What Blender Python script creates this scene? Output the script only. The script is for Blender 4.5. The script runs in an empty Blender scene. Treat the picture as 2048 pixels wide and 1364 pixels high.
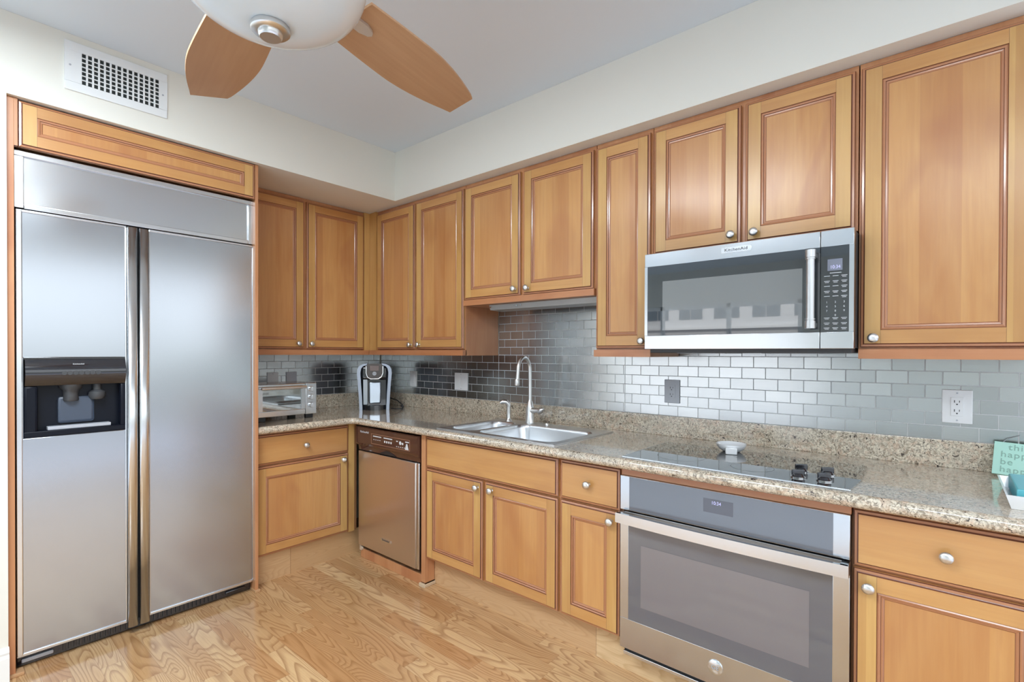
import bpy, bmesh, math, random
from mathutils import Vector, Matrix
random.seed(7)
S = bpy.context.scene
COL = S.collection
PI = math.pi

# ------------------------------------------------------------------ camera
FPX, CYAW, CPIT, CROL, SHY = 1010.8313, .7089, -.0067, .003, 30.8843
CAM = Vector((3.5467, -2.4666, 1.3152))
fw = Vector((-math.sin(CYAW)*math.cos(CPIT), math.cos(CYAW)*math.cos(CPIT), math.sin(CPIT)))
rt = Vector((math.cos(CYAW), math.sin(CYAW), 0)); up = rt.cross(fw)
r2 = math.cos(CROL)*rt + math.sin(CROL)*up; u2 = -math.sin(CROL)*rt + math.cos(CROL)*up
cd = bpy.data.cameras.new('camera'); cam = bpy.data.objects.new('camera', cd); COL.objects.link(cam)
M = Matrix((r2, u2, -fw)).transposed().to_4x4(); M.translation = CAM
cam.matrix_world = M
cd.sensor_width = 36; cd.lens = FPX*36/2048; cd.shift_y = SHY/2048; cd.clip_start = .02; cd.clip_end = 300
S.camera = cam
# ------------------------------------------------------------------ exposure
vs = S.view_settings
vs.view_transform = 'Standard'; vs.look = 'None'; vs.gamma = 1; vs.use_curve_mapping = False
vs.exposure = -0.08
S.cycles.max_bounces = 10; S.cycles.diffuse_bounces = 6; S.cycles.glossy_bounces = 6
S.cycles.sample_clamp_indirect = 6; S.cycles.caustics_reflective = False; S.cycles.caustics_refractive = False

def srgb(r, g, b, a=1):
    f = lambda c: (c/255/12.92 if c/255 <= .04045 else ((c/255+.055)/1.055)**2.4)
    return (f(r), f(g), f(b), a)

# ------------------------------------------------------------------ sky
w = bpy.data.worlds.new('sky'); S.world = w; w.use_nodes = True
nt = w.node_tree; nt.nodes.clear()
tc = nt.nodes.new('ShaderNodeTexCoord'); sx = nt.nodes.new('ShaderNodeSeparateXYZ')
rp = nt.nodes.new('ShaderNodeValToRGB'); bg = nt.nodes.new('ShaderNodeBackground'); ow = nt.nodes.new('ShaderNodeOutputWorld')
mp = nt.nodes.new('ShaderNodeMapRange'); mp.inputs[1].default_value = -1; mp.inputs[2].default_value = 1
nt.links.new(tc.outputs['Generated'], sx.inputs[0]); nt.links.new(sx.outputs[2], mp.inputs[0])
nt.links.new(mp.outputs[0], rp.inputs[0]); nt.links.new(rp.outputs[0], bg.inputs[0]); nt.links.new(bg.outputs[0], ow.inputs[0])
e = rp.color_ramp.elements
e[0].position = 0; e[0].color = (.30, .30, .33, 1)
e[1].position = 1; e[1].color = (.62, .78, 1.0, 1)
for p, c in ((.40, (.34, .34, .37, 1)), (.47, (.30, .33, .33, 1)), (.496, (.36, .40, .36, 1)), (.504, (.86, .91, .95, 1)), (.62, (.84, .91, .98, 1))):
    q = e.new(p); q.color = c
SKY = 2.35
bg.inputs[1].default_value = SKY

def light(name, typ, loc, energy, size=None, target=None, color=(1, 1, 1), portal=False, sy=None):
    d = bpy.data.lights.new(name, typ); d.energy = energy; d.color = color
    if typ == 'AREA':
        d.shape = 'RECTANGLE'; d.size = size; d.size_y = sy or size
        if portal: d.cycles.is_portal = True
    o = bpy.data.objects.new(name, d); COL.objects.link(o); o.location = loc
    if target is not None:
        o.rotation_euler = (Vector(target)-Vector(loc)).to_track_quat('-Z', 'Y').to_euler()
    return o
sun = light('sun', 'SUN', (0, 5, 20), 6.5, target=(1, -20, 3), color=(1, .96, .9)); sun.data.angle = .02
# daylight through the two glazed openings of the room
WX = 4.6      # right-hand glazing plane
WY = -6.5     # rear glazing plane
light('daylight_right', 'AREA', (WX+.06, -1.6, 1.3), 1, 4.2, (0, -1.6, 1.3), portal=True, sy=2.5)
light('daylight_rear', 'AREA', (-.2, WY-.06, 1.1), 1, 4.4, (-.2, 0, 1.1), portal=True, sy=2.1)
# fill lights added under the ceiling, out of view, without fixtures
light('kitchen_fill_light', 'AREA', (2.1, -2.6, 2.62), 88, 1.3, (2.1, -2.6, 0), color=(.86, .94, 1), sy=.7)
light('dining_fill_light', 'AREA', (3.95, -3.2, 2.62), 42, 1.1, (3.95, -3.2, 0), color=(.86, .94, 1), sy=.9)
light('living_fill_light', 'AREA', (-1.7, -4.2, 2.62), 70, 1.8, (-1.7, -4.2, 0), color=(.86, .94, 1), sy=1.8)

# ------------------------------------------------------------------ node helper
class Mt:
    def __init__(s, name):
        s.m = bpy.data.materials.new(name); s.m.use_nodes = True
        s.t = s.m.node_tree; s.b = s.t.nodes['Principled BSDF']
    def n(s, typ, ins=None, **kw):
        x = s.t.nodes.new('ShaderNode'+typ)
        for k, v in kw.items(): setattr(x, k, v)
        for k, v in (ins or {}).items():
            s.put(x.inputs[k], v)
        return x
    def put(s, sock, v):
        if isinstance(v, bpy.types.NodeSocket): s.t.links.new(v, sock)
        else: sock.default_value = v
    def math(s, op, a, b=0, c=0):
        x = s.n('Math', {0: a, 1: b}, operation=op)
        if op in ('MULTIPLY_ADD',): s.put(x.inputs[2], c)
        return x.outputs[0]
    def mix(s, f, a, b, bt='MIX'):
        x = s.n('Mix', data_type='RGBA', blend_type=bt)
        s.put(x.inputs[0], f); s.put(x.inputs[6], a); s.put(x.inputs[7], b)
        return x.outputs[2]
    def ramp(s, f, stops, interp='LINEAR'):
        x = s.n('ValToRGB', {0: f}); r = x.color_ramp; r.interpolation = interp
        r.elements[0].position, r.elements[0].color = stops[0]
        r.elements[1].position, r.elements[1].color = stops[-1]
        for p, c in stops[1:-1]:
            q = r.elements.new(p); q.color = c
        return x.outputs[0]
    def coord(s, scale=(1, 1, 1), rnd=True):
        c = s.n('TexCoord').outputs['Object']
        if rnd:
            r = s.n('ObjectInfo').outputs['Random']
            a = s.n('VectorMath', {0: c, 1: s.n('CombineXYZ', {0: s.math('MULTIPLY', r, 13.1), 1: s.math('MULTIPLY', r, 7.7), 2: s.math('MULTIPLY', r, 29.3)}).outputs[0]}, operation='ADD').outputs[0]
        else: a = c
        return s.n('VectorMath', {0: a, 1: scale}, operation='MULTIPLY').outputs[0]
    def set(s, **kw):
        names = dict(color='Base Color', metal='Metallic', rough='Roughness', normal='Normal', coat='Coat Weight', coatr='Coat Roughness', spec='Specular IOR Level', emit='Emission Color', es='Emission Strength', alpha='Alpha', trans='Transmission Weight', ior='IOR', aniso='Anisotropic')
        for k, v in kw.items(): s.put(s.b.inputs[names[k]], v)
        return s.m
    def bump(s, h, strength=.2, dist=.001, normal=None):
        x = s.n('Bump', {'Height': h, 'Strength': strength, 'Distance': dist})
        if normal is not None: s.put(x.inputs['Normal'], normal)
        return x.outputs[0]

def plain(name, c, rough=.5, metal=0, **kw):
    k = Mt(name); return k.set(color=c, rough=rough, metal=metal, **kw)

def wood(name, axis, a, b, dark, rough=.32):
    """stained maple: soft figure, glued strips, grain along the axis"""
    k = Mt(name)
    sc = (9, 9, 1.1) if axis == 'z' else (1.1, 9, 9)
    v = k.coord(sc)
    n1 = k.n('TexNoise', {'Vector': v, 'Scale': 1.6, 'Detail': 4, 'Roughness': .55, 'Distortion': .6}).outputs['Fac']
    v2 = k.coord((60, 60, 2.5) if axis == 'z' else (2.5, 60, 60))
    n2 = k.n('TexNoise', {'Vector': v2, 'Scale': 1.5, 'Detail': 3}).outputs['Fac']
    v3 = k.coord((3.2, 3, 1.6) if axis == 'z' else (1.6, 3, 3.2))
    n3 = k.n('TexNoise', {'Vector': v3, 'Scale': 1.0, 'Detail': 2, 'Roughness': .5, 'Distortion': 1.2}).outputs['Fac']
    sp = k.n('SeparateXYZ', {0: k.coord((1, 1, 1))}).outputs
    strip = k.math('FLOOR', k.math('MULTIPLY', sp[0] if axis == 'z' else sp[2], 9.5))
    ws = k.n('TexWhiteNoise', {'W': strip}, noise_dimensions='1D').outputs[0]
    c1 = k.mix(k.ramp(n1, [(.3, (0, 0, 0, 1)), (.72, (1, 1, 1, 1))]), a, b)
    c2 = k.mix(k.math('MULTIPLY', k.ramp(n3, [(.50, (0, 0, 0, 1)), (.72, (1, 1, 1, 1))]), .6), c1, dark)
    c3 = k.mix(k.math('MULTIPLY', ws, .45), c2, b)
    ws2 = k.n('TexWhiteNoise', {'W': k.math('ADD', strip, .37)}, noise_dimensions='1D').outputs[0]
    c3 = k.mix(k.math('MULTIPLY', k.math('POWER', ws2, 2.0), .38), c3, dark)
    c4 = k.mix(k.math('MULTIPLY', k.ramp(n2, [(.4, (0, 0, 0, 1)), (.7, (1, 1, 1, 1))]), .16), c3, dark)
    return k.set(color=c4, rough=rough, coat=.35, coatr=.22, normal=k.bump(n2, .05, .0004))

HA, HB, HD = srgb(200, 155, 88), srgb(214, 173, 110), srgb(172, 118, 72)
W_Z = wood('honey_maple_upright', 'z', HA, HB, HD)
W_X = wood('honey_maple_level', 'x', srgb(196, 142, 82), srgb(210, 162, 102), HD)
W_P = wood('honey_maple_panel', 'z', srgb(194, 138, 80), srgb(211, 162, 104), srgb(164, 100, 66))
W_B = wood('reddish_maple_body', 'z', srgb(194, 138, 92), srgb(207, 154, 112), srgb(165, 100, 66))
W_BX = wood('reddish_maple_body_level', 'x', srgb(188, 128, 84), srgb(201, 144, 102), srgb(165, 100, 66))
GLZ = plain('dark_glaze', srgb(112, 66, 48), .3, coat=.5, coatr=.15)
GLZ2 = plain('glazed_bead', srgb(182, 126, 90), .22, coat=.6, coatr=.12)
BLADE = wood('fan_blade_maple', 'x', srgb(184, 142, 104), srgb(198, 158, 120), srgb(156, 112, 78), .5)

def steel(name, c=(.60, .62, .64, 1), rough=.26, axis='z', wav=.0):
    k = Mt(name)
    v = k.coord((420, 420, 3) if axis == 'z' else (3, 420, 420))
    n = k.n('TexNoise', {'Vector': v, 'Scale': 1, 'Detail': 2}).outputs['Fac']
    nor = k.bump(n, .004, .0002)
    if wav:
        n2 = k.n('TexNoise', {'Vector': k.coord((1.2, 1.2, 2.4)), 'Scale': 1, 'Detail': 0}).outputs['Fac']
        nor = k.bump(n2, wav, .02, nor)
    r = k.n('MapRange', {0: n, 3: rough-.006, 4: rough+.006}).outputs[0]
    return k.set(color=c, metal=1, rough=r, normal=nor)
ST_V = steel('brushed_steel_upright', (.49, .52, .56, 1), .2, wav=.2)
ST_H = steel('brushed_steel_level', (.64, .66, .68, 1), .2, 'x')
ST_T = steel('steel_trim', (.74, .76, .78, 1), .22)
ST_DW = steel('steel_with_floor_tint', (.74, .68, .63, 1), .3)  # plain stainless; warm tint stands in for the reflected wood floor
NICK = plain('satin_nickel', (.74, .74, .73, 1), .3, 1)
CHROME = plain('chrome', (.82, .83, .84, 1), .08, 1)
SINK = steel('sink_steel', (.70, .72, .74, 1), .3, 'x')
BLK = plain('black_gloss', (.012, .013, .018, 1), .12, coat=1, coatr=.03)
BLKM = plain('black_plastic', (.02, .021, .024, 1), .4)
DARK = plain('dark_grey', (.05, .052, .056, 1), .45)
BROWN = plain('brown_gloss', srgb(74, 46, 38), .18, coat=.8, coatr=.05)
WHITE = plain('white_plastic', srgb(226, 228, 230), .3)
WHITEG = plain('white_glaze', srgb(238, 240, 242), .15, coat=.6, coatr=.05)
GREYPL = plain('grey_plastic', srgb(176, 180, 188), .35)
PAINTW = plain('white_enamel', srgb(232, 236, 238), .35)
MINT = plain('mint_paint', srgb(176, 222, 208), .5)
TEAL = plain('teal_plastic', srgb(92, 178, 188), .4)
GREYINK = plain('grey_ink', srgb(138, 176, 164), .6)
INK = plain('dark_ink', srgb(60, 62, 66), .5)
PALE = plain('pale_print', srgb(214, 218, 222), .5)
WIRE = plain('grey_wire', srgb(150, 155, 158), .35, .8)

def glow(name, c, st):
    k = Mt(name); return k.set(color=(0, 0, 0, 1), emit=c, es=st)
LED = glow('display_digits_light', srgb(205, 205, 255), 1.3)

def dark_glass(name, c, rough=.03):
    k = Mt(name); return k.set(color=c, rough=rough, spec=.5, ior=1.7, coat=1, coatr=.0)
GLASS_MW = dark_glass('smoked_glass', (.03, .036, .04, 1))
GLASS_MW2 = dark_glass('smoked_glass_screen', (.21, .225, .23, 1), .02)
GLASS_OV = dark_glass('oven_glass', (.12, .13, .155, 1), .05)
GLASS_OV2 = dark_glass('oven_window_glass', (.19, .185, .205, 1), .08)

def clear_glass(name, c, f=.25):
    k = Mt(name)
    g = k.n('BsdfGlossy', {'Color': (1, 1, 1, 1), 'Roughness': .03}); tr = k.n('BsdfTransparent', {'Color': c})
    mx = k.n('MixShader', {0: f}); k.t.links.new(tr.outputs[0], mx.inputs[1]); k.t.links.new(g.outputs[0], mx.inputs[2])
    k.t.links.new(mx.outputs[0], k.t.nodes['Material Output'].inputs[0]); return k.m
GL_CLEAR = clear_glass('clear_glass', (.85, .9, .9, 1), .3)
CERAN = dark_glass('cooktop_glass', (.035, .036, .038, 1), .02)

def granite():
    k = Mt('speckled_granite')
    v = k.coord((1, 1, 1), rnd=False)
    n0 = k.n('TexNoise', {'Vector': v, 'Scale': 5, 'Detail': 3}).outputs['Fac']
    n1 = k.n('TexNoise', {'Vector': v, 'Scale': 42, 'Detail': 5, 'Roughness': .62, 'Distortion': 2.6}).outputs['Fac']
    n2 = k.n('TexNoise', {'Vector': v, 'Scale': 64, 'Detail': 5, 'Roughness': .6, 'Distortion': 3}).outputs['Fac']
    n3 = k.n('TexNoise', {'Vector': v, 'Scale': 22, 'Detail': 4, 'Distortion': 2}).outputs['Fac']
    c = k.mix(k.ramp(n1, [(.38, (0, 0, 0, 1)), (.58, (1, 1, 1, 1))]), srgb(156, 142, 122), srgb(230, 220, 200))
    c = k.mix(k.math('MULTIPLY', k.ramp(n3, [(.50, (0, 0, 0, 1)), (.62, (1, 1, 1, 1))]), .55), c, srgb(212, 184, 160))
    c = k.mix(k.math('MULTIPLY', k.ramp(n0, [(.45, (0, 0, 0, 1)), (.65, (1, 1, 1, 1))]), .4), c, srgb(198, 192, 178))
    c = k.mix(k.math('MULTIPLY', k.ramp(n2, [(.53, (0, 0, 0, 1)), (.63, (1, 1, 1, 1))]), .85), c, srgb(104, 94, 84))
    n4 = k.n('TexNoise', {'Vector': v, 'Scale': 58, 'Detail': 3, 'Roughness': .5, 'Distortion': 1.5}).outputs['Fac']
    c = k.mix(k.ramp(n4, [(.63, (0, 0, 0, 1)), (.68, (1, 1, 1, 1))]), c, srgb(62, 52, 48))
    return k.set(color=c, rough=.12, coat=.8, coatr=.04)
GRAN = granite()

def oak(name, pale=False, boardw=.083, boardl=.62):
    k = Mt(name)
    s = k.n('SeparateXYZ', {0: k.n('TexCoord').outputs['Object']}).outputs
    x, y = s[0], s[1] if not pale else s[2]
    if pale: y = k.math('ADD', y, .01)
    yr = k.math('DIVIDE', y, boardw); row = k.math('FLOOR', yr); fy = k.math('FRACT', yr)
    r1 = k.n('TexWhiteNoise', {'W': row}, noise_dimensions='1D').outputs[0]
    xr = k.math('ADD', k.math('DIVIDE', x, boardl), k.math('MULTIPLY', r1, 5.0)); col = k.math('FLOOR', xr); fx = k.math('FRACT', xr)
    idn = k.math('ADD', k.math('MULTIPLY', row, 13.37), k.math('MULTIPLY', col, 5.71))
    wn = k.n('TexWhiteNoise', {'W': idn}, noise_dimensions='1D').outputs[0]
    wn2 = k.n('TexWhiteNoise', {'W': k.math('ADD', idn, 3.3)}, noise_dimensions='1D').outputs[0]
    off = k.math('MULTIPLY', wn, 37.0)
    vg = k.n('CombineXYZ', {0: k.math('MULTIPLY', x, 1.5), 1: k.math('MULTIPLY', y, 9.5), 2: off}).outputs[0]
    fld = k.n('TexNoise', {'Vector': vg, 'Scale': 1, 'Detail': 1.0, 'Roughness': .3, 'Distortion': .2}).outputs['Fac']
    ring = k.math('FRACT', k.math('MULTIPLY', fld, k.math('MULTIPLY_ADD', wn2, 10.0, 17.0)))
    line = k.ramp(ring, [(0, (1, 1, 1, 1)), (.10, (.75, .75, .75, 1)), (.42, (.08, .08, .08, 1)), (.9, (0, 0, 0, 1)), (1, (1, 1, 1, 1))])
    vp = k.n('CombineXYZ', {0: k.math('MULTIPLY', x, 9.0), 1: k.math('MULTIPLY', y, 260.0), 2: off}).outputs[0]
    pore = k.n('TexNoise', {'Vector': vp, 'Scale': 1, 'Detail': 2}).outputs['Fac']
    if pale: A, B, D = srgb(214, 184, 140), srgb(224, 198, 158), srgb(180, 142, 98)
    else: A, B, D = srgb(192, 150, 104), srgb(218, 184, 138), srgb(142, 96, 58)
    c = k.mix(wn, A, B)
    c = k.mix(k.math('MULTIPLY', k.math('GREATER_THAN', wn2, .70), .5), c, srgb(184, 134, 88))
    c = k.mix(k.math('MULTIPLY', line, .62 if not pale else .4), c, D)
    c = k.mix(k.math('MULTIPLY', k.ramp(pore, [(.45, (0, 0, 0, 1)), (.7, (1, 1, 1, 1))]), .22), c, D)
    seam = k.math('MAXIMUM', k.math('LESS_THAN', fy, .012), k.math('LESS_THAN', fx, .002))
    if pale: seam = k.math('LESS_THAN', fx, .003)
    c = k.mix(k.math('MULTIPLY', seam, .45), c, srgb(120, 78, 45))
    return k.set(color=c, rough=k.n('MapRange', {0: pore, 3: .16, 4: .3}).outputs[0], coat=.35, coatr=.1, normal=k.bump(line, .04, .0004))
OAK = oak('oak_floor_planks'); OAKP = oak('pale_oak_board', True, .5, 1.15)

def paint(name, c):
    k = Mt(name)
    n = k.n('TexNoise', {'Vector': k.coord((1, 1, 1), False), 'Scale': 160, 'Detail': 3}).outputs['Fac']
    return k.set(color=c, rough=.75, normal=k.bump(n, .06, .0006))
WALLP = paint('warm_white_paint', srgb(228, 228, 220)); CEILP = paint('ceiling_paint', srgb(218, 228, 236))
TRIMP = plain('trim_paint', srgb(236, 240, 242), .35)
GROUT = plain('grey_grout', srgb(205, 207, 208), .8)
def tilemat():
    k = Mt('brushed_steel_tile')
    n = k.n('TexNoise', {'Vector': k.coord((6, 6, 300), False), 'Scale': 1, 'Detail': 2}).outputs['Fac']
    g = k.n('NewGeometry').outputs['Random Per Island']
    c = k.mix(g, (.46, .475, .48, 1), (.54, .555, .56, 1))
    return k.set(color=c, metal=1, rough=k.n('MapRange', {0: n, 3: .17, 4: .27}).outputs[0], normal=k.bump(n, .05, .0004))
TILE = tilemat()

# ------------------------------------------------------------------ mesh helper
class MB:
    def __init__(s): s.bm = bmesh.new(); s.mi = 0
    def _v(s, pts): return [s.bm.verts.new(p) for p in pts]
    def face(s, pts, mi=None, smooth=False):
        f = s.bm.faces.new(s._v(pts)); f.material_index = s.mi if mi is None else mi; f.smooth = smooth; return f
    def box(s, x0, x1, y0, y1, z0, z1, bev=0, mi=None, seg=2):
        if x0 > x1: x0, x1 = x1, x0
        if y0 > y1: y0, y1 = y1, y0
        if z0 > z1: z0, z1 = z1, z0
        m = s.mi if mi is None else mi
        v = s._v([(x, y, z) for x in (x0, x1) for y in (y0, y1) for z in (z0, z1)])
        fs = [s.bm.faces.new([v[i] for i in q]) for q in ((0, 1, 3, 2), (4, 6, 7, 5), (0, 4, 5, 1), (2, 3, 7, 6), (0, 2, 6, 4), (1, 5, 7, 3))]
        for f in fs: f.material_index = m
        if bev:
            es = {e for f in fs for e in f.edges}
            r = bmesh.ops.bevel(s.bm, geom=list(es), offset=bev, segments=seg, affect='EDGES', profile=.5)
            for f in r['faces']: f.material_index = m; f.smooth = True
        return s
    def prism(s, pts, z0, z1, axis='z', mi=None, smooth=False):
        """pts: 2D outline; axis z -> (x,y) ; y -> (x,z) ; x -> (y,z)"""
        m = s.mi if mi is None else mi
        g = {'z': lambda p, t: (p[0], p[1], t), 'y': lambda p, t: (p[0], t, p[1]), 'x': lambda p, t: (t, p[0], p[1])}[axis]
        a = s._v([g(p, z0) for p in pts]); b = s._v([g(p, z1) for p in pts]); n = len(pts)
        fs = [s.bm.faces.new(a[::-1]), s.bm.faces.new(b)]
        for i in range(n):
            f = s.bm.faces.new((a[i], a[(i+1) % n], b[(i+1) % n], b[i])); f.smooth = smooth; fs.append(f)
        for f in fs: f.material_index = m
        return s
    def lathe(s, prof, c=(0, 0, 0), axis='z', seg=32, mi=None, smooth=True):
        """prof: (r, t) along the axis"""
        m = s.mi if mi is None else mi; rings = []
        for r, t in prof:
            ring = []
            k = 1 if r < 1e-6 else seg
            for i in range(k):
                a = 2*PI*i/seg; p, q = r*math.cos(a), r*math.sin(a)
                P = {'z': (p, q, t), 'y': (p, t, q), 'x': (t, p, q)}[axis]
                ring.append(s.bm.verts.new((P[0]+c[0], P[1]+c[1], P[2]+c[2])))
            rings.append(ring)
        for A, B in zip(rings, rings[1:]):
            for i in range(seg):
                j = (i+1) % seg
                a = [A[0]] if len(A) == 1 else [A[i], A[j]]; b = [B[0]] if len(B) == 1 else [B[j], B[i]]
                vs_ = a+b
                if len(vs_) >= 3:
                    f = s.bm.faces.new(vs_); f.material_index = m; f.smooth = smooth
        return s
    def tube(s, pts, r, seg=12, mi=None, caps=True, flat=1.0):
        m = s.mi if mi is None else mi
        P = [Vector(p) for p in pts]; n = len(P); rs = r if isinstance(r, (list, tuple)) else [r]*n
        rings = []; ref = None
        for i in range(n):
            t = (P[min(i+1, n-1)]-P[max(i-1, 0)]).normalized()
            if ref is None:
                ref = Vector((0, 0, 1)) if abs(t.z) < .9 else Vector((1, 0, 0))
            a = (ref - t*ref.dot(t)).normalized(); b = t.cross(a); ref = a
            rings.append([s.bm.verts.new(P[i]+a*rs[i]*math.cos(2*PI*k/seg)+b*rs[i]*flat*math.sin(2*PI*k/seg)) for k in range(seg)])
        for A, B in zip(rings, rings[1:]):
            for k in range(seg):
                f = s.bm.faces.new((A[k], A[(k+1) % seg], B[(k+1) % seg], B[k])); f.smooth = True; f.material_index = m
        if caps:
            for q in (rings[0][::-1], rings[-1]):
                f = s.bm.faces.new(q); f.material_index = m
        return s
    def rect_rings(s, x0, x1, z0, z1, rings, mats, plane='y', cap=None):
        """nested rectangles (inset, depth) facing -y; mats[i] for the band between ring i and i+1"""
        def R(d, y): return s._v([(x0+d, y, z0+d), (x1-d, y, z0+d), (x1-d, y, z1-d), (x0+d, y, z1-d)])
        prev = R(*rings[0])
        for (d, y), m in zip(rings[1:], mats):
            cur = R(d, y)
            for i in range(4):
                j = (i+1) % 4
                f = s.bm.faces.new((prev[i], prev[j], cur[j], cur[i])); f.material_index = m
            prev = cur
        if cap is not None:
            f = s.bm.faces.new(prev); f.material_index = cap
        return s
    def build(s, name, mats, parent=None, loc=None, rot=None, recalc=True):
        if recalc: bmesh.ops.recalc_face_normals(s.bm, faces=s.bm.faces[:])
        me = bpy.data.meshes.new(name); s.bm.to_mesh(me); s.bm.free()
        for m in (mats if isinstance(mats, (list, tuple)) else [mats]): me.materials.append(m)
        fl = [p.use_smooth for p in me.polygons]
        if any(fl) and not all(fl):
            me.set_sharp_from_angle(angle=math.radians(42)); me.polygons.foreach_set('use_smooth', fl)
        elif any(fl): me.set_sharp_from_angle(angle=math.radians(42))
        return link(name, me, parent, loc, rot)

def link(name, me, parent=None, loc=None, rot=None):
    o = bpy.data.objects.new(name, me); COL.objects.link(o)
    if parent: o.parent = parent
    if loc: o.location = loc
    if rot: o.rotation_euler = rot
    return o
def tag(o, label, cat, group=None):
    o['label'] = label; o['category'] = cat
    if group: o['group'] = group
    return o
def thing(name, label, cat, loc=(0, 0, 0), rz=0, group=None):
    o = bpy.data.objects.new(name, None); COL.objects.link(o); o.location = loc; o.rotation_euler = (0, 0, rz); o.empty_display_size = .05
    return tag(o, label, cat, group)
def struct(o): o['kind'] = 'structure'; return o
_tm = {}
def text_mesh(body, size, depth=.0004, align='CENTER', spacing=1.0, sx=1.0):
    key = (body, size, depth, align, spacing, sx)
    if key in _tm: return _tm[key]
    cu = bpy.data.curves.new('lettering', 'FONT'); cu.body = body; cu.size = size; cu.extrude = depth; cu.align_x = align; cu.align_y = 'CENTER'; cu.space_character = spacing
    o = bpy.data.objects.new('lettering', cu); COL.objects.link(o)
    dg = bpy.context.evaluated_depsgraph_get(); dg.update()
    me = bpy.data.meshes.new_from_object(o.evaluated_get(dg)); me.name = 'lettering'
    if sx != 1.0: me.transform(Matrix.Diagonal((sx, 1, 1, 1)))
    bpy.data.objects.remove(o); _tm[key] = me; return me
def lettering(name, body, size, mat, parent, loc, rot=(PI/2, 0, 0), **kw):
    me = text_mesh(body, size, **kw).copy(); me.materials.clear(); me.materials.append(mat)
    return link(name, me, parent, loc, rot)

# ------------------------------------------------------------------ the setting
CZ = 2.663; SZ = 2.338; SX = .722; SY = -.39
b = MB(); b.box(-3, WX+.1, WY-.1, 1.4, -.08, 0); struct(b.build('floor', OAK))
b = MB(); b.box(-3, WX-.01, WY, -2.75, 0.0005, .012).box(4.05, WX-.01, -.75, 1.3, .0005, .012); struct(b.build('floor_rear_bounce', plain('pale_bounce_cover', srgb(214, 218, 226), .95)))  # unseen pale floor cover, added to cool and brighten the bounced light
b = MB(); b.box(-3.1, WX+.1, WY-.1, 1.5, CZ, CZ+.1); struct(b.build('ceiling', CEILP))
b = MB(); b.box(-.1, 4.05, 0, .1, 0, CZ); struct(b.build('wall_back', WALLP))
b = MB(); b.box(-.1, 0, -2.5, 0, 0, CZ); struct(b.build('wall_left', WALLP))
b = MB(); b.box(-3, SX, -2.62, -2.248, 0, CZ); struct(b.build('wall_return', WALLP))
# dropped soffit over the wall cabinets and the refrigerator
b = MB(); b.prism([(0, 0), (0, -2.248), (SX, -2.248), (SX, SY), (4.05, SY), (4.05, 0)], SZ, CZ-.0005); struct(b.build('wall_soffit', WALLP))
b = MB(); b.box(4.05, WX, 1.3, 1.4, 0, CZ); b.box(3.95, 4.05, .1, 1.4, 0, CZ); struct(b.build('wall_alcove', WALLP))
b = MB()   # right wall with a glazed opening y -3.7..0.5, z .05..2.55
b.box(WX, WX+.1, WY, -3.7, 0, CZ); b.box(WX, WX+.1, .5, 1.4, 0, CZ); b.box(WX, WX+.1, -3.7, .5, 2.38, CZ); struct(b.build('wall_right', WALLP))
b = MB()   # rear wall with a glazed opening x -2.4..2.0, z .02..2.1
b.box(2.0, WX, WY-.1, WY, 0, CZ); b.box(-3, -2.4, WY-.1, WY, 0, CZ); b.box(-2.4, 2.0, WY-.1, WY, 2.1, CZ); struct(b.build('wall_rear', WALLP))
b = MB(); b.box(-3.1, -3, WY, -2.62, 0, CZ); struct(b.build('wall_far_left', WALLP))
b = MB()
for y in (-3.7, -2.3, -.9, .44): b.box(WX+.02, WX+.07, y, y+.06, 0, 2.38)
b.box(WX+.02, WX+.07, -3.7, .5, 2.32, 2.38); b.box(WX+.02, WX+.07, -3.7, .5, 0, .06); struct(b.build('window_1', TRIMP))
b = MB()
for x in (-2.4, -1.25, -.13, .95, 1.94): b.box(x, x+.06, WY-.07, WY-.02, 0, 2.1)
b.box(-2.4, 2, WY-.07, WY-.02, 2.04, 2.1); b.box(-2.4, 2, WY-.07, WY-.02, 0, .06); b.box(-2.4, 2, WY-.07, WY-.02, .95, 1.0); struct(b.build('window_2', TRIMP))
# baseboard on the wall return left of the refrigerator
b = MB(); b.prism([(SX, 0), (SX+.016, 0), (SX+.016, .10), (SX+.011, .112), (SX+.013, .122), (SX+.006, .135), (SX, .14)], -2.62, -2.246, axis='y')
struct(b.build('baseboard_left', TRIMP))

b = MB(); b.box(WX+.1, WX+2.2, -6, 3, -.15, -.02).box(-4, 4, WY-1.6, WY-.1, -.15, -.02); struct(b.build('floor_balcony', plain('balcony_concrete', srgb(190, 192, 204), .8)))
# neighbouring apartment block, seen only mirrored in the appliances
blk = thing('exterior_building', 'white balconied apartment block outside the rear window', 'building', (-9, -45, -8.05))
b = MB(); b.box(-32, 36, -6, 0, 0, 30); b.build('wall', plain('facade_white', srgb(235, 236, 238), .8), blk)
b = MB()
for k in range(10): b.box(-32, 36, 0, .35, 2.9*k, 2.9*k+.22)
b.build('balcony_slab', plain('slab_white', srgb(245, 245, 245), .8), blk)
wn = MB().box(0, 1.05, .01, .06, 0, 1.35).build('window', plain('facade_glass', srgb(95, 108, 120), .2), blk, (-15.2, 0, .95+2.9*2))
for k in range(2, 6):
    for j in range(16):
        if k == 2 and j == 0: continue
        c = wn.copy(); COL.objects.link(c); c.parent = blk; c.location = (-15.2+1.62*j+(.5 if j % 2 else 0), 0, 2.9*k+.95)

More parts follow.
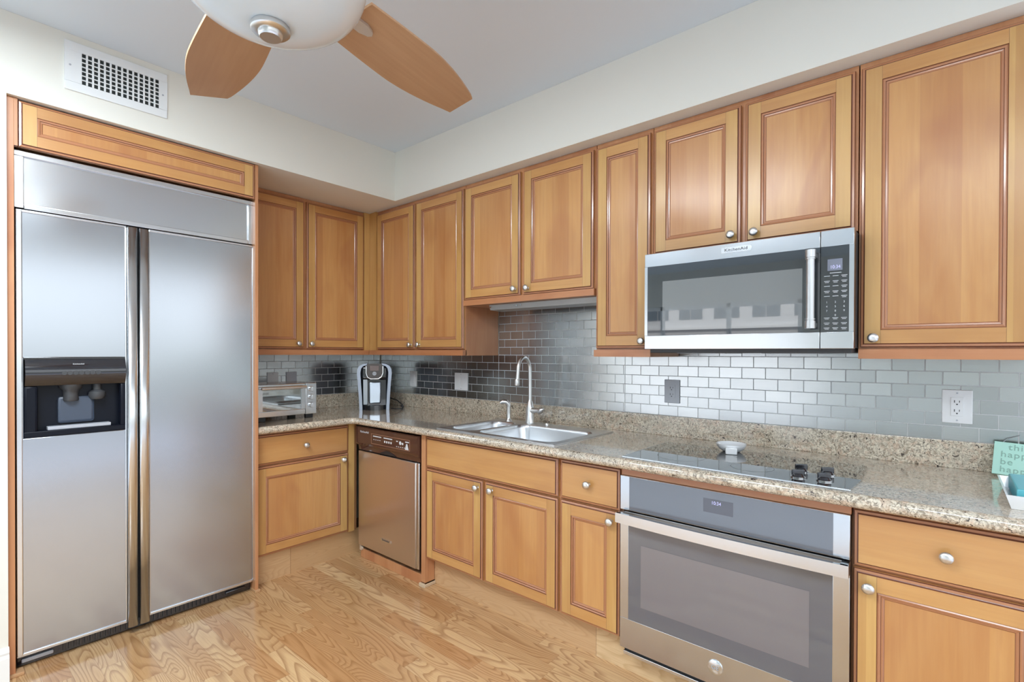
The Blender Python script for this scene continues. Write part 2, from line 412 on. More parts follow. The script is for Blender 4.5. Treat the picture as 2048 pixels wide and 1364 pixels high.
# ------------------------------------------------------------------ tiled splashbacks
def tiles(name, runs, label, flip=False):
    """runs: (a0, a1, z0, z1) along the wall; real bevelled tiles, each a hair out of plane"""
    t = MB(); tw, th, g = .10075, .0503, .0013
    z00 = 1.0003
    for (a0, a1, z0, z1) in runs:
        k0 = int(round((z0-z00)/th)); k = k0
        while z00+k*th < z1-.002:
            za = z00+k*th; zb = min(za+th, z1); xo = 2.3302 if k % 2 == 0 else 2.3302+tw/2
            if flip: xo = -.02 if k % 2 == 0 else -.02+tw/2
            j = math.floor((a0-xo)/tw)
            while xo+j*tw < a1-.003:
                xa, xb = max(xo+j*tw, a0), min(xo+(j+1)*tw, a1); j += 1
                if xb-xa < .006: continue
                x0, x1, y0, y1 = xa+g/2, xb-g/2, za+g/2, zb-g/2
                cx, cz = (x0+x1)/2, (y0+y1)/2; tx, tz = random.gauss(0, .003), random.gauss(0, .004)
                def P(x, z, base): return (x, base-.0+ (tx*(x-cx)+tz*(z-cz) if base < -.005 else 0), z)
                e = .0012
                o_ = t._v([P(x0, y0, -.003), P(x1, y0, -.003), P(x1, y1, -.003), P(x0, y1, -.003)])
                i_ = t._v([P(x0+e, y0+e, -.0061), P(x1-e, y0+e, -.0061), P(x1-e, y1-e, -.0061), P(x0+e, y1-e, -.0061)])
                for q in range(4):
                    r = (q+1) % 4; t.bm.faces.new((o_[q], o_[r], i_[r], i_[q]))
                t.bm.faces.new(i_)
            k += 1
        t.box(a0, a1, -.0050, -.001, z0, z1, mi=1)
    o = t.build(name, [TILE, GROUT])
    if flip: o.rotation_euler = (0, 0, PI/2)
    tag(o, label, 'backsplash'); return o
tiles('tile_backsplash', [(.012, 1.322, 1.0003, 1.31), (1.322, 2.2385, 1.0003, 1.60), (2.2385, 3.9, 1.0003, 1.34)], 'long stainless subway tile backsplash behind the sink and cooktop')
tiles('tile_backsplash', [(-1.268, -.012, 1.0003, 1.31)], 'short stainless subway tile backsplash behind the toaster oven', True)

# ------------------------------------------------------------------ countertop
CT, CB, CFR = .900, .858, .683
ct = thing('countertop', 'speckled beige granite countertop running round the kitchen corner', 'countertop')
r = .02
path = [(CFR-r, -1.266)]
cxp = CFR-r; R_ = .05
for i in range(9):
    a = PI - (PI/2)*i/8
    path.append((cxp+R_+R_*math.cos(a), -(CFR-r)-R_+R_*math.sin(a)))
path.append((3.9, -(CFR-r)))
b = MB()
hx0, hx1, hy0, hy1 = 1.452, 2.208, -.618, -.128
L = [p for p in path[:-1]]
b.prism([(0.002, -.002), (.002, -1.266)]+L+[(hx0, -(CFR-r)), (hx0, -.002)], CB, CT)
b.prism([(hx0, -(CFR-r)), (hx1, -(CFR-r)), (hx1, hy0), (hx0, hy0)], CB, CT)
b.prism([(hx0, hy1), (hx1, hy1), (hx1, -.002), (hx0, -.002)], CB, CT)
b.prism([(hx1, -(CFR-r)), (3.9, -(CFR-r)), (3.9, -.002), (hx1, -.002)], CB, CT)
# bullnose swept along the front edge
rings = []
for i, p in enumerate(path):
    q0 = Vector(path[max(i-1, 0)]); q1 = Vector(path[min(i+1, len(path)-1)]); d = (q1-q0).normalized(); nrm = Vector((d.y, -d.x))
    h = (CT-CB)/2
    rings.append([b.bm.verts.new((p[0]+nrm.x*r*math.sin(PI*k/10), p[1]+nrm.y*r*math.sin(PI*k/10), CB+h+h*math.cos(PI*k/10))) for k in range(11)])
for A, B in zip(rings, rings[1:]):
    for k in range(10):
        f = b.bm.faces.new((A[k], A[k+1], B[k+1], B[k])); f.smooth = True
b.bm.faces.new(rings[0])
b.build('worktop', GRAN, ct)
b = MB(); b.box(.021, 3.9, -.021, -.001, CT, 1.0, .002); b.build('upstand', GRAN, ct)
b = MB(); b.box(.001, .021, -1.266, -.001, CT, 1.0, .002); b.build('upstand', GRAN, ct)

# ------------------------------------------------------------------ cabinet parts
DM_ = [W_Z, W_X, GLZ, GLZ2]
OUT = [(0, .02), (0, .009), (.002, .0062), (.0085, .0045), (.0105, .0035), (.0125, 0)]
def door_mb(w, h, st=.058):
    b = MB()
    b.rect_rings(0, w, 0, h, OUT, [1, 2, 3, 2, 2])
    a = OUT[-1][0]; s_ = st; g = .0007
    for x0, x1 in ((a, s_), (w-s_, w-a)): b.face([(x0, 0, a), (x1, 0, a), (x1, 0, h-a), (x0, 0, h-a)], 0)
    for z0, z1 in ((a, s_), (h-s_, h-a)):
        b.face([(s_+g, 0, z0), (w-s_-g, 0, z0), (w-s_-g, 0, z1), (s_+g, 0, z1)], 1)
        for x in (s_, w-s_-g): b.face([(x, 0, z0), (x+g, 0, z0), (x+g, 0, z1), (x, 0, z1)], 2)
    b.rect_rings(s_, w-s_, s_, h-s_, [(0, 0), (.0012, .0028), (.005, .0006), (.0095, .0022), (.0108, .0058), (.0155, .0065), (.0178, .0088), (.019, .0095)], [2, 3, 3, 2, 3, 3, 2])
    b.face([(0, .02, 0), (w, .02, 0), (w, .02, h), (0, .02, h)], 0)
    return b
def knob(parent, x, z):
    b = MB(); b.lathe([(0, 0), (.009, 0), (.007, -.003), (.0055, -.008), (.006, -.013), (.011, -.016), (.0155, -.0195), (.0165, -.0235), (.014, -.028), (.008, -.0305), (0, -.031)], axis='y', seg=24)
    return b.build('knob', NICK, parent, (x, 0, z))
def door(parent, x0, x1, z0, z1, y, kx=None, kz=None, st=.058):
    o = door_mb(x1-x0, z1-z0, st).build('door', DM_, parent, (x0, y, z0))
    i = st+.0185; w, h = x1-x0, z1-z0
    MB().box(i-.001, w-i+.001, .0093, .016, i-.001, h-i+.001).build('panel', W_P, o)
    if kx is not None: knob(o, kx-x0, kz-z0)
    return o
def drawer(parent, x0, x1, z0, z1, y, kn=True, name='drawer'):
    b = MB(); b.rect_rings(0, x1-x0, 0, z1-z0, OUT, [1, 2, 3, 2, 2], cap=1); b.face([(0, .02, 0), (x1-x0, .02, 0), (x1-x0, .02, z1-z0), (0, .02, z1-z0)], 1)
    o = b.build(name, DM_, parent, (x0, y, z0))
    if kn: knob(o, (x1-x0)/2, (z1-z0)/2)
    return o
def body(parent, x0, x1, z0, z1, yb, yf, mat=None):
    return MB().box(x0, x1, yf, yb, z0, z1, .0008, seg=1).build('cabinet_body', mat or W_B, parent)

DU, DB = -.328, -.634      # door faces
ZB, ZT = 1.340, 2.314      # wall-cabinet doors
CB0, CT0 = 1.299, 2.3365   # wall-cabinet carcass
def rail(parent, x0, x1, z, y=-.332):
    # light rail with a clipped outer end
    return MB().prism([(x0, z+.033), (x1, z+.033), (x1, z), (x0, z)], y, -.30, axis='y').build('light_rail', W_BX, parent)
yb = -.0095
# left run, rotated so local x runs towards the corner; local origin at world (0,0)
cab = thing('wall_cabinet', 'two-door wall cabinet above the toaster oven', 'cabinet', (0, 0, 0), PI/2)
body(cab, -1.268, -.3095, CB0, CT0, yb, DU+.0215)
door(cab, -1.255, -.8190, ZB, ZT, DU, -.867, 1.374); door(cab, -.8057, -.3692, ZB, ZT, DU, -.778, 1.374)
MB().box(-.366, -.3225, DU+.006, DU+.0215, CB0, CT0).build('corner_post', W_Z, cab)
rail(cab, -1.268, -.334, CB0)
cab = thing('wall_cabinet', 'two-door wall cabinet right of the corner, above the coffee maker', 'cabinet')
body(cab, .3115, 1.3215, CB0, CT0, yb, DU+.0215)
MB().box(.3225, .404, DU+.006, DU+.0215, CB0, CT0).build('corner_post', W_Z, cab)
door(cab, .4189, .8482, ZB, ZT, DU, .813, 1.37); door(cab, .8625, 1.3177, ZB, ZT, DU, .903, 1.37)
rail(cab, .334, 1.3215, CB0)
cab = thing('wall_cabinet', 'short two-door wall cabinet above the sink with light beneath', 'cabinet')
body(cab, 1.3245, 2.2395, 1.600, CT0, yb, DU+.0215)
door(cab, 1.3282, 1.7653, 1.6348, ZT, DU, 1.731, 1.671); door(cab, 1.786, 2.2317, 1.6348, ZT, DU, 1.822, 1.669)
rail(cab, 1.3245, 2.2395, 1.600, -.329)
cab = thing('wall_cabinet', 'narrow single-door wall cabinet left of the microwave', 'cabinet')
body(cab, 2.2425, 2.5365, CB0, CT0, yb, DU+.0215)
door(cab, 2.2485, 2.5294, ZB, ZT, DU, 2.497, 1.372)
rail(cab, 2.2425, 2.5365, CB0)
cab = thing('wall_cabinet', 'short two-door wall cabinet directly above the microwave', 'cabinet')
body(cab, 2.5385, 3.3085, 1.752, CT0, yb, DU+.0215)
door(cab, 2.5457, 2.9175, 1.757, ZT, DU, 2.885, 1.796); door(cab, 2.934, 3.3004, 1.757, ZT, DU, 2.972, 1.794)
cab = thing('wall_cabinet', 'wide tall single-door wall cabinet at the right edge, beside the microwave', 'cabinet')
body(cab, 3.3120, 3.765, CB0, CT0, yb, DU+.0215)
door(cab, 3.3186, 3.745, ZB, ZT, DU, 3.358, 1.371)
rail(cab, 3.3145, 3.765, CB0)

# base cabinets
BZ0, BZ1 = .1635, .6686; DZ0, DZ1 = .6762, .8454
cab = thing('base_cabinet', 'base cabinet between refrigerator and dishwasher, one drawer over one door', 'cabinet', (0, 0, 0), PI/2)
body(cab, -1.268, -.6125, .157, .857, yb, DB+.0215)
door(cab, -1.2635, -.682, BZ0, BZ1, DB, -.725, .634); drawer(cab, -1.2635, -.682, DZ0, DZ1, DB)
MB().box(-.680, -.6385, DB+.004, DB+.0215, .157, .857).build('corner_post', W_Z, cab)
cab = thing('base_cabinet', 'base cabinet below the sink with plain false front and two doors', 'cabinet')
body(cab, 1.3035, 2.2485, .157, .70, yb, DB+.0215)
MB().box(1.3035, 2.2485, DB+.0215, -.625+.018, .70, .857).box(1.3035, 1.32, -.60, yb, .70, .857).box(2.23, 2.2485, -.60, yb, .70, .857).build('face_frame', W_BX, cab)
drawer(cab, 1.3401, 2.2422, DZ0, DZ1, DB, False, 'false_front')
door(cab, 1.3401, 1.7782, BZ0, BZ1, DB, 1.746, .632); door(cab, 1.7946, 2.2422, BZ0, BZ1, DB, 1.845, .634)
MB().box(1.3035, 1.3385, DB-.0005, DB+.0205, .022, .857, .0008).box(1.3035, 1.3385, DB+.021, -.566, 0.022, .1565).build('end_post', W_B, cab)
cab = thing('base_cabinet', 'narrow base cabinet between sink cabinet and oven', 'cabinet')
body(cab, 2.2505, 2.5595, .157, .857, yb, DB+.0215)
drawer(cab, 2.2558, 2.550, DZ0, DZ1, DB); door(cab, 2.2558, 2.550, BZ0, BZ1, DB, 2.512, .628)
cab = thing('base_cabinet', 'base cabinet at the right edge, beside the wall oven', 'cabinet')
body(cab, 3.3355, 3.80, .157, .857, yb, DB+.0215)
drawer(cab, 3.339, 3.765, DZ0, DZ1, DB); door(cab, 3.339, 3.765, BZ0, BZ1, DB, 3.378, .623)
# oven housing
cab = thing('oven_cabinet', 'reddish wood housing around the built-in oven under the cooktop', 'cabinet')
MB().box(2.5615, 3.3335, DB-.004, -.60, .829, .8565, .001).build('apron', W_BX, cab)
MB().box(2.5615, 3.3335, -.60, -.58, .829, .857).box(2.5615, 2.578, -.60, yb, .135, .828).box(3.318, 3.3335, -.60, yb, .135, .828).box(2.579, 3.317, -.60, yb, .12, .134).build('cabinet_body', W_B, cab)
# toe kicks: pale oak boards
b = MB(); b.box(1.3395, 3.9, -.565, -.55, 0, .1565); struct(b.build('baseboard_back', OAKP))
b = MB(); b.box(-1.268, -.56, -.600, -.585, 0, .1565); o = struct(b.build('baseboard_side', OAKP)); o.rotation_euler = (0, 0, PI/2)
b = MB(); b.box(1.300, 1.342, -.650, -.6355, 0, .02, .003).box(1.342, 1.350, -.650, -.566, 0, .018, .003); struct(b.build('trim_1', plain('pale_shoe_moulding', srgb(208, 188, 160), .4)))

# refrigerator surround
FX = .66
sur = thing('refrigerator_cabinet', 'shallow wood flip-up cabinet and side panels enclosing the refrigerator', 'cabinet', (0, 0, 0), PI/2)
body(sur, -2.2125, -1.2875, 2.152, 2.3365, yb, -.676, W_B)
door(sur, -2.212, -1.290, 2.146, 2.333, -.70, st=.055)
MB().box(-2.2465, -2.2255, -.70, yb, 0, 2.3365, .001).box(-2.2255, -2.2145, -.70, -.672, 2.146, 2.3365).build('side_panel', W_B, sur)
MB().box(-1.2865, -1.270, -.69, yb, 0, 2.3365, .001).build('side_panel', W_B, sur)
b = MB(); b.box(.66, .71, -2.2465, -2.2, 0, .014, .003); b.box(.62, .70, -1.29, -1.262, 0, .014, .003)
struct(b.build('trim_2', plain('shoe_moulding_two', srgb(190, 150, 110), .4)))

# ------------------------------------------------------------------ refrigerator (local x = world y, faces local -y)
fr = thing('refrigerator', 'wide stainless side-by-side refrigerator with ice and water dispenser', 'refrigerator', (0, 0, 0), PI/2)
F0, F1, FC = -2.2235, -1.288, -1.808
FY = -FX
MB().box(F0+.012, F1-.012, -.605, -.03, .012, 2.135).build('body', DARK, fr)
b = MB()   # top panel with trim frame
b.box(F0+.03, F1-.02, FY+.008, FY+.03, 1.925, 2.118)
b.mi = 1
b.box(F0, F1+.006, FY-.004, FY+.04, 2.118, 2.140, .002); b.box(F0, F0+.03, FY-.004, FY+.04, 1.905, 2.118, .002); b.box(F1-.022, F1+.006, FY-.004, FY+.04, 1.905, 2.118, .002)
b.box(F0+.03, F1-.022, FY-.004, FY+.04, 1.903, 1.925, .003)
b.build('top_panel', [ST_H, ST_T], fr)
DZa, DZb = .063, 1.893
hA, hB = .955, 1.290
def fridge_door(x0, x1, hole):
    b = MB(); yf, ybk = FY, FY+.045
    if hole:
        b.box(x0, x1, yf, ybk, hB, DZb, .003); b.box(x0, x1, yf, ybk, DZa, hA, .003); b.box(x0, x0+.004, yf, ybk, hA, hB); b.box(x1-.002, x1, yf, ybk, hA, hB)
    else: b.box(x0, x1, yf, ybk, DZa, DZb, .003)
    return b.build('door', ST_V, fr)
dA = fridge_door(F0+.022, -1.850, True); dB = fridge_door(-1.764, F1, False)
def trims(par, x0, x1, wd, top=True):
    b = MB(); b.box(x0, x0+wd, FY-.006, FY+.05, DZa-.004, DZb+.004, .003)
    b.box(x1-.006, x1, FY-.005, FY+.05, DZa-.004, DZb+.004, .002)
    b.box(x0, x1, FY-.005, FY+.05, DZb-.004, DZb+.006, .002); b.box(x0, x1, FY-.005, FY+.05, DZa-.008, DZa+.004, .002)
    b.build('door_trim', ST_T, par)
trims(dA, F0+.004, -1.8505, .020); trims(dB, -1.764, F1+.004, .005)
def fhandle(par, x0, x1, z0, z1):
    b = MB(); n = 14; xm, wv = (x0+x1)/2, (x1-x0)/2
    prof = [(xm-wv*math.cos(PI*k/n)*(1 if k in (0, n) else .97), FY-.016-.008*math.sin(PI*k/n)**.8) for k in range(n+1)]+[(x1, FY+.045), (x0, FY+.045)]
    b.prism(prof, z0, z1, smooth=False); o = b.build('handle', ST_T, par)
    for p in o.data.polygons: p.use_smooth = p.normal.y < -.3
    return o
fhandle(dA, -1.8495, -1.811, .035, 1.893); fhandle(dB, -1.805, -1.7655, .035, 1.893)
MB().box(-1.8105, -1.8055, FY+.02, FY+.04, .05, 1.89).build('door_gap', DARK, fr)
# dispenser
dp = thing_d = MB()
x0, x1 = F0+.0265, -1.8525
b = MB(); n = 12; pr_ = []
for k in range(n+1):
    t = k/n; pr_.append((FY-.002-.022*math.sin(PI*t)**.8 if 0 < t < 1 else FY-.002, hB-.006-(hB-.006-1.172)*t))
b.prism(pr_+[(FY+.03, 1.172), (FY+.03, hB-.006)], x0+.004, x1-.004, axis='x', smooth=True)
b.box(x0, x1, FY-.004, FY+.03, hB-.007, hB, .001)
disp = b.build('dispenser', BLK, fr)
b = MB()   # cavity
b.box(x0, x0+.045, FY+.0, FY+.035, hA, 1.172, .01); b.box(x1-.022, x1, FY+.0, FY+.035, hA, 1.172, .008); b.box(x0, x1, FY-.004, FY+.035, hA, hA+.026, .004)
b.box(x0+.02, x1-.006, FY+.046, FY+.053, hA, hB-.01)
b.build('dispenser_recess', plain('recess_black', (.004, .006, .012, 1), .35, spec=.2), disp)
MB().box(x0+.075, x1-.055, FY+.004, FY+.044, hA+.026, hA+.040, .002).build('drip_tray', GREYPL, disp)
b = MB(); b.lathe([(0, 1.172), (.042, 1.172), (.040, 1.158), (.028, 1.145), (.026, 1.125), (.028, 1.105), (.024, 1.098), (0, 1.096)], (x0+.155, FY+.040, 0), seg=24); b.build('ice_chute', DARK, disp)
b = MB(); b.lathe([(0, 1.172), (.016, 1.172), (.016, 1.145), (.030, 1.135), (.032, 1.118), (.024, 1.103), (0, 1.098)], (x0+.245, FY+.034, 0), seg=20); b.build('water_nozzle', DARK, disp)
MB().box(x0+.11, x1-.11, FY+.036, FY+.045, hA+.05, 1.12, .01).build('paddle', plain('slate_plastic', srgb(66, 76, 92), .3), disp)
b = MB()
for k in range(7): b.lathe([(0, -.004), (.009, -.004), (.009, 0), (0, 0)], (x0+.125+.019*k, FY-.0235, 1.224), axis='y', seg=14)
b.build('button', DARK, disp)
lettering('lettering', 'KitchenAid', .0085, PALE, disp, ((x0+x1)/2, FY-.0215, 1.262), sx=1.0)
# toe grille
b = MB(); b.box(F0+.006, F1, -.632, -.60, .004, .056, .004)
x = F0+.15
while x < F1-.16:
    b.box(x, x+.009, -.640, -.63, .012, .050, .002); x += .0185
b.box(F0+.02, F0+.12, -.642, -.63, .018, .034, .004, mi=1); b.box(F1-.13, F1-.03, -.642, -.63, .018, .034, .004, mi=0)
b.build('toe_grille', [BLK, GREYPL], fr)

# ------------------------------------------------------------------ dishwasher
dw = thing('dishwasher', 'stainless dishwasher with brown control strip next to the corner', 'dishwasher')
MB().box(.690, 1.292, -.60, -.03, .06, .845).build('body', DARK, dw)
b = MB(); b.box(.692, 1.268, -.648, -.60, .085, .690, .004); b.box(1.268, 1.2945, -.644, -.60, .085, .690, .004, mi=1)
ddoor = b.build('door', [ST_DW, ST_T], dw)
b = MB()
b.prism([(-.60, .694), (-.636, .694), (-.639, .722), (-.652, .730), (-.656, .742), (-.656, .838), (-.651, .845), (-.60, .845)], .680, 1.296, axis='x')
cs = b.build('control_strip', BROWN, dw)
b = MB(); n = 12
pts = [(.905+.17*k/n, .695+.024*math.sin(PI*k/n)) for k in range(n+1)]
b.prism(pts, -.6405, -.632, axis='y'); b.build('handle_recess', BLKM, cs)
b = MB(); fy = -.6567; t_ = .0014
for (xa, xb, za, zb_) in ((.845, 1.225, .812, .812+t_), (.845, 1.225, .752, .752+t_), (.845, .845+t_, .752, .812), (1.225, 1.225+t_, .752, .8134)): b.box(xa, xb, fy, -.6555, za, zb_)
b.build('control_outline', plain('copper_line', srgb(196, 150, 120), .4), cs)
b = MB()
for (x_, z_, wd) in ((.865, .797, .085), (.975, .797, .085), (1.100, .792, .016), (1.185, .797, .034)): b.box(x_, x_+wd, fy, -.6555, z_, z_+.006)
for k in range(4): b.box(.868+.021*k, .880+.021*k, fy, -.6555, .778, .781, 0); b.box(.980+.021*k, .992+.021*k, fy, -.6555, .772, .784)
for k in range(5): b.box(1.10+.018*k, 1.108+.018*k, fy, -.6555, .762, .766)
b.lathe([(0, fy), (.011, fy), (.011, -.6555)], (1.138, 0, .788), axis='y', seg=18); b.lathe([(0, fy), (.007, fy), (.007, -.6555)], (1.160, 0, .786), axis='y', seg=16)
b.prism([(1.182, .756), (1.216, .756), (1.204, .790), (1.194, .790)], fy, -.6555, axis='y')
b.build('control_print', PALE, cs)
lettering('lettering', 'KitchenAid', .018, PALE, cs, (.772, -.657, .815), sx=1.15)
b = MB(); b.box(.934, 1.040, -.6505, -.647, .171, .188, .001, mi=0); bd = b.build('badge', [ST_T], ddoor)
lettering('lettering', 'KitchenAid', .0145, INK, bd, (.987, -.6508, .1795), sx=1.1)
MB().box(.690, 1.2985, -.630, -.60, .0, .058, .002).build('base_rail', W_B, dw)
MB().box(.664, .686, -.622, -.59, .035, .075, .002).lathe([(0, -.640), (.012, -.640), (.014, -.636), (.014, -.628), (0, -.628)], (.706, 0, .060), axis='y', seg=16).build('levelling_foot', plain('beige_plastic', srgb(200, 180, 158), .5), dw)

# ------------------------------------------------------------------ wall oven
ov = thing('wall_oven', 'built-in stainless electric oven with dark glass door below the cooktop', 'oven')
O0, O1 = 2.5625, 3.3325; OY = -.650
MB().box(2.582, 3.314, -.615, -.05, .142, .826).build('body', DARK, ov)
b = MB(); b.box(O0, O1, OY, -.61, .694, .8285, .0015); cp = b.build('control_panel', ST_H, ov)
MB().box(2.602, 3.289, OY-.0015, OY+.004, .696, .8275, .0006).build('panel_glass', GLASS_OV, cp)
MB().box(2.893, 2.995, OY-.0019, OY-.001, .752, .801).build('display', dark_glass('display_glass', (.05, .045, .06, 1)), cp)
lettering('display_digits', '10:34', .017, LED, cp, (2.938, OY-.0022, .7875), sx=.9, depth=.0002)
b = MB()
fr_ = [(O0, O1, .143, .262), (O0, O1, .640, .688), (O0, 2.599, .262, .640), (3.2885, O1, .262, .640)]
for q in fr_: b.box(q[0], q[1], OY, -.61, q[2], q[3], .0012)
od = b.build('door', ST_H, ov)
MB().box(2.598, 3.2895, OY+.0005, -.62, .261, .641).build('door_glass', GLASS_OV, od)
MB().box(2.652, 3.226, OY-.0006, OY+.0003, .325, .567).build('window', GLASS_OV2, od)
b = MB(); n = 20; hw = []
for k in range(n+1):
    t = k/n; x_ = O0-.001+(O1-O0+.002)*t; bow = .012*(1-(2*t-1)**2)
    hw.append((x_, -.690-bow))
pts = hw + [(x_, y_+.012) for x_, y_ in hw[::-1]]
b.prism(pts, .650, .688); b.box(O0, O0+.022, -.690, OY+.001, .650, .688, .001); b.box(O1-.022, O1, -.690, OY+.001, .650, .688, .001)
b.build('handle', ST_T, od)
b = MB(); b.lathe([(0, -.004), (.024, -.004), (.026, -.0025), (.026, 0), (0, 0)], (2.938, OY, .2095), axis='y', seg=32); em = b.build('emblem', ST_T, od)
lettering('lettering', 'GE', .022, GREYPL, em, (2.938, OY-.0046, .2095))
b = MB(); b.box(O0+.01, O1-.01, -.640, -.61, .112, .126, .002); b.box(O0+.01, O1-.01, -.628, -.61, .126, .139, mi=1); b.build('vent_trim', [ST_T, BLKM], ov)

# ------------------------------------------------------------------ microwave
mw = thing('microwave', 'over-the-range stainless microwave with wide smoked glass door', 'microwave')
A0, A1, MY, MZ0, MZ1 = 2.549, 3.3105, -.415, 1.334, 1.745
MB().box(2.5475, 3.3095, -.372, -.012, 1.337, 1.7435, .002).build('body', DARK, mw)
MC = 3.2115
def frame(b, x0, x1, z0, z1, i, y0, y1, l=True, r_=True):
    xl = x0+(i[0] if l else 0); xr = x1-(i[1] if r_ else 0)
    b.box(x0, x1, y0, y1, z1-i[3], z1, .0015); b.box(x0, x1, y0, y1, z0, z0+i[2], .0015)
    if l: b.box(x0, xl, y0, y1, z0+i[2], z1-i[3])
    if r_: b.box(xr, x1, y0, y1, z0+i[2], z1-i[3])
b = MB(); frame(b, A0, MC-.001, MZ0, MZ1, (.013, 0, .058, .056), MY, -.375, r_=False); md = b.build('door', ST_H, mw)
g = MB().box(A0+.012, MC-.001, MY+.001, -.38, MZ0+.057, MZ1-.055).build('door_glass', GLASS_MW, md)
MB().box(2.630, 3.156, MY+.0002, MY+.0012, 1.413, 1.622).build('window_screen', GLASS_MW2, md)
b = MB(); b.tube([(3.189, MY-.045, 1.405), (3.189, MY-.045, 1.676)], .0135, 20)
for z in (1.418, 1.664):
    b.tube([(3.189, MY-.045, z-.014), (3.189, MY-.045, z+.012)], .0168, 20); b.tube([(3.189, MY-.045, z+(-.020 if z > 1.5 else .016)), (3.189, MY-.045, z+(-.016 if z > 1.5 else .020))], .0160, 20); b.box(3.180, 3.198, MY-.045, MY+.004, z-.008, z+.008, .002)
b.build('handle', plain('satin_handle_steel', (.58, .59, .60, 1), .34, 1), md)
b = MB(); b.box(2.873, 2.984, MY-.003, MY+.002, 1.709, 1.731, .0008); bd = b.build('badge', ST_T, md)
lettering('lettering', 'KitchenAid', .0165, INK, bd, (2.9285, MY-.0032, 1.7198), sx=1.15)
b = MB(); frame(b, MC+.001, A1, MZ0, MZ1, (0, .014, .058, .056), MY, -.375, l=False); kp = b.build('control_panel', ST_H, mw)
MB().box(MC+.001, A1-.013, MY+.001, -.38, MZ0+.057, MZ1-.055).build('panel_glass', GLASS_MW, kp)
MB().box(3.233, 3.277, MY-.0004, MY+.0012, 1.604, 1.644).build('display', plain('display_grey', srgb(128, 134, 150), .3), kp)
lettering('display_digits', '10:34', .0165, LED, kp, (3.256, MY-.0008, 1.616), sx=.85, depth=.0002)
py = MY-.0002
def key_label(x0, x1, z0, z1): MB().box(x0, x1, py, MY+.0008, z0, z1).build('key_label', PALE, kp)
for r_i in range(5):
    z = 1.585-.0175*r_i
    for c_i, x in enumerate((3.2315, 3.257, 3.2825)):
        two = c_i == 2 or r_i % 2
        key_label(x-.0085, x+.0085, z, z+.0018)
        if two: key_label(x-.006, x+.006, z-.0045, z-.0027)
key_label(3.240, 3.274, 1.595, 1.597)
for z in (1.440, 1.422, 1.405):
    for x in (3.2315, 3.257, 3.2825): key_label(x-.0085, x+.0085, z, z+.0016); key_label(x-.006, x+.006, z-.0042, z-.0026)
for i, ch in enumerate('1234567890'):
    x = (3.2315, 3.257, 3.2825)[i % 3] if i < 9 else 3.257
    lettering('key_digit', ch, .0095, PALE, kp, (x, MY-.0001, 1.495-.0152*(i//3)), depth=.0002)
b = MB(); b.box(2.56, 3.302, -.385, -.02, 1.318, 1.3365, .004); b.box(2.66, 2.86, -.33, -.10, 1.316, 1.319, mi=1); b.box(3.0, 3.2, -.33, -.10, 1.316, 1.319, mi=1)
b.build('underside', [DARK, GREYPL], mw)

# ------------------------------------------------------------------ cooktop
ck = thing('cooktop', 'black glass electric cooktop set in the granite above the oven', 'cooktop')
c0, c1 = 2.572, 3.330
b = MB(); n = 8
pts = [(c0, -.645), (c1-.0, -.645)]+[(c1+.012*math.sin(PI*k/n)-.0, -.645+.43*k/n) for k in range(1, n)]+[(c1, -.215), (c0, -.215)]
b.prism(pts, CT+.0002, CT+.0055); b.build('glass_top', CERAN, ck)
b = MB(); b.box(c0-.003, c1+.003, -.6505, -.645, CT+.0002, CT+.0065, .0012); b.box(c0-.003, c0, -.645, -.213, CT+.0002, CT+.0065); b.build('edge_trim', ST_T, ck)
for (x, y) in ((3.178, -.575), (3.252, -.572), (3.168, -.475), (3.246, -.472)):
    b = MB(); b.lathe([(0, 0), (.021, 0), (.021, .003), (.018, .005), (.014, .012), (.010, .014), (0, .014)], seg=24)
    b.box(-.020, .020, -.0042, .0042, .006, .026, .003)
    k_ = b.build('knob', BLK, ck, (x, y, CT+.0057), (0, 0, .5))
    MB().lathe([(.0212, .0008), (.0228, .0008), (.0228, .003), (.0212, .003), (.0212, .0008)], seg=24).build('knob_ring', CHROME, k_)
b = MB()
for (x, y, r0) in ((2.75, -.50, .09), (2.72, -.31, .075), (2.985, -.31, .09), (3.02, -.52, .07)):
    b.lathe([(r0, 0), (r0+.0015, 0)], (x, y, CT+.0057), seg=48)
b.build('burner_ring', plain('ring_print', srgb(120, 122, 124), .4), ck)

# white spoon rest on the cooktop
sr = thing('spoon_rest', 'small white ceramic spoon rest standing on the cooktop', 'spoon rest', (2.868, -.262, CT+.0057), .30)
b = MB(); b.lathe([(0, .012), (.03, .013), (.048, .022), (.056, .034), (.059, .034), (.058, .028), (.050, .014), (.036, .003), (.030, 0), (0, 0)], seg=40); b.build('dish', WHITEG, sr)
b = MB(); b.box(-.022, .022, -.078, -.048, .0, .028, .004); b.build('handle', WHITEG, sr)

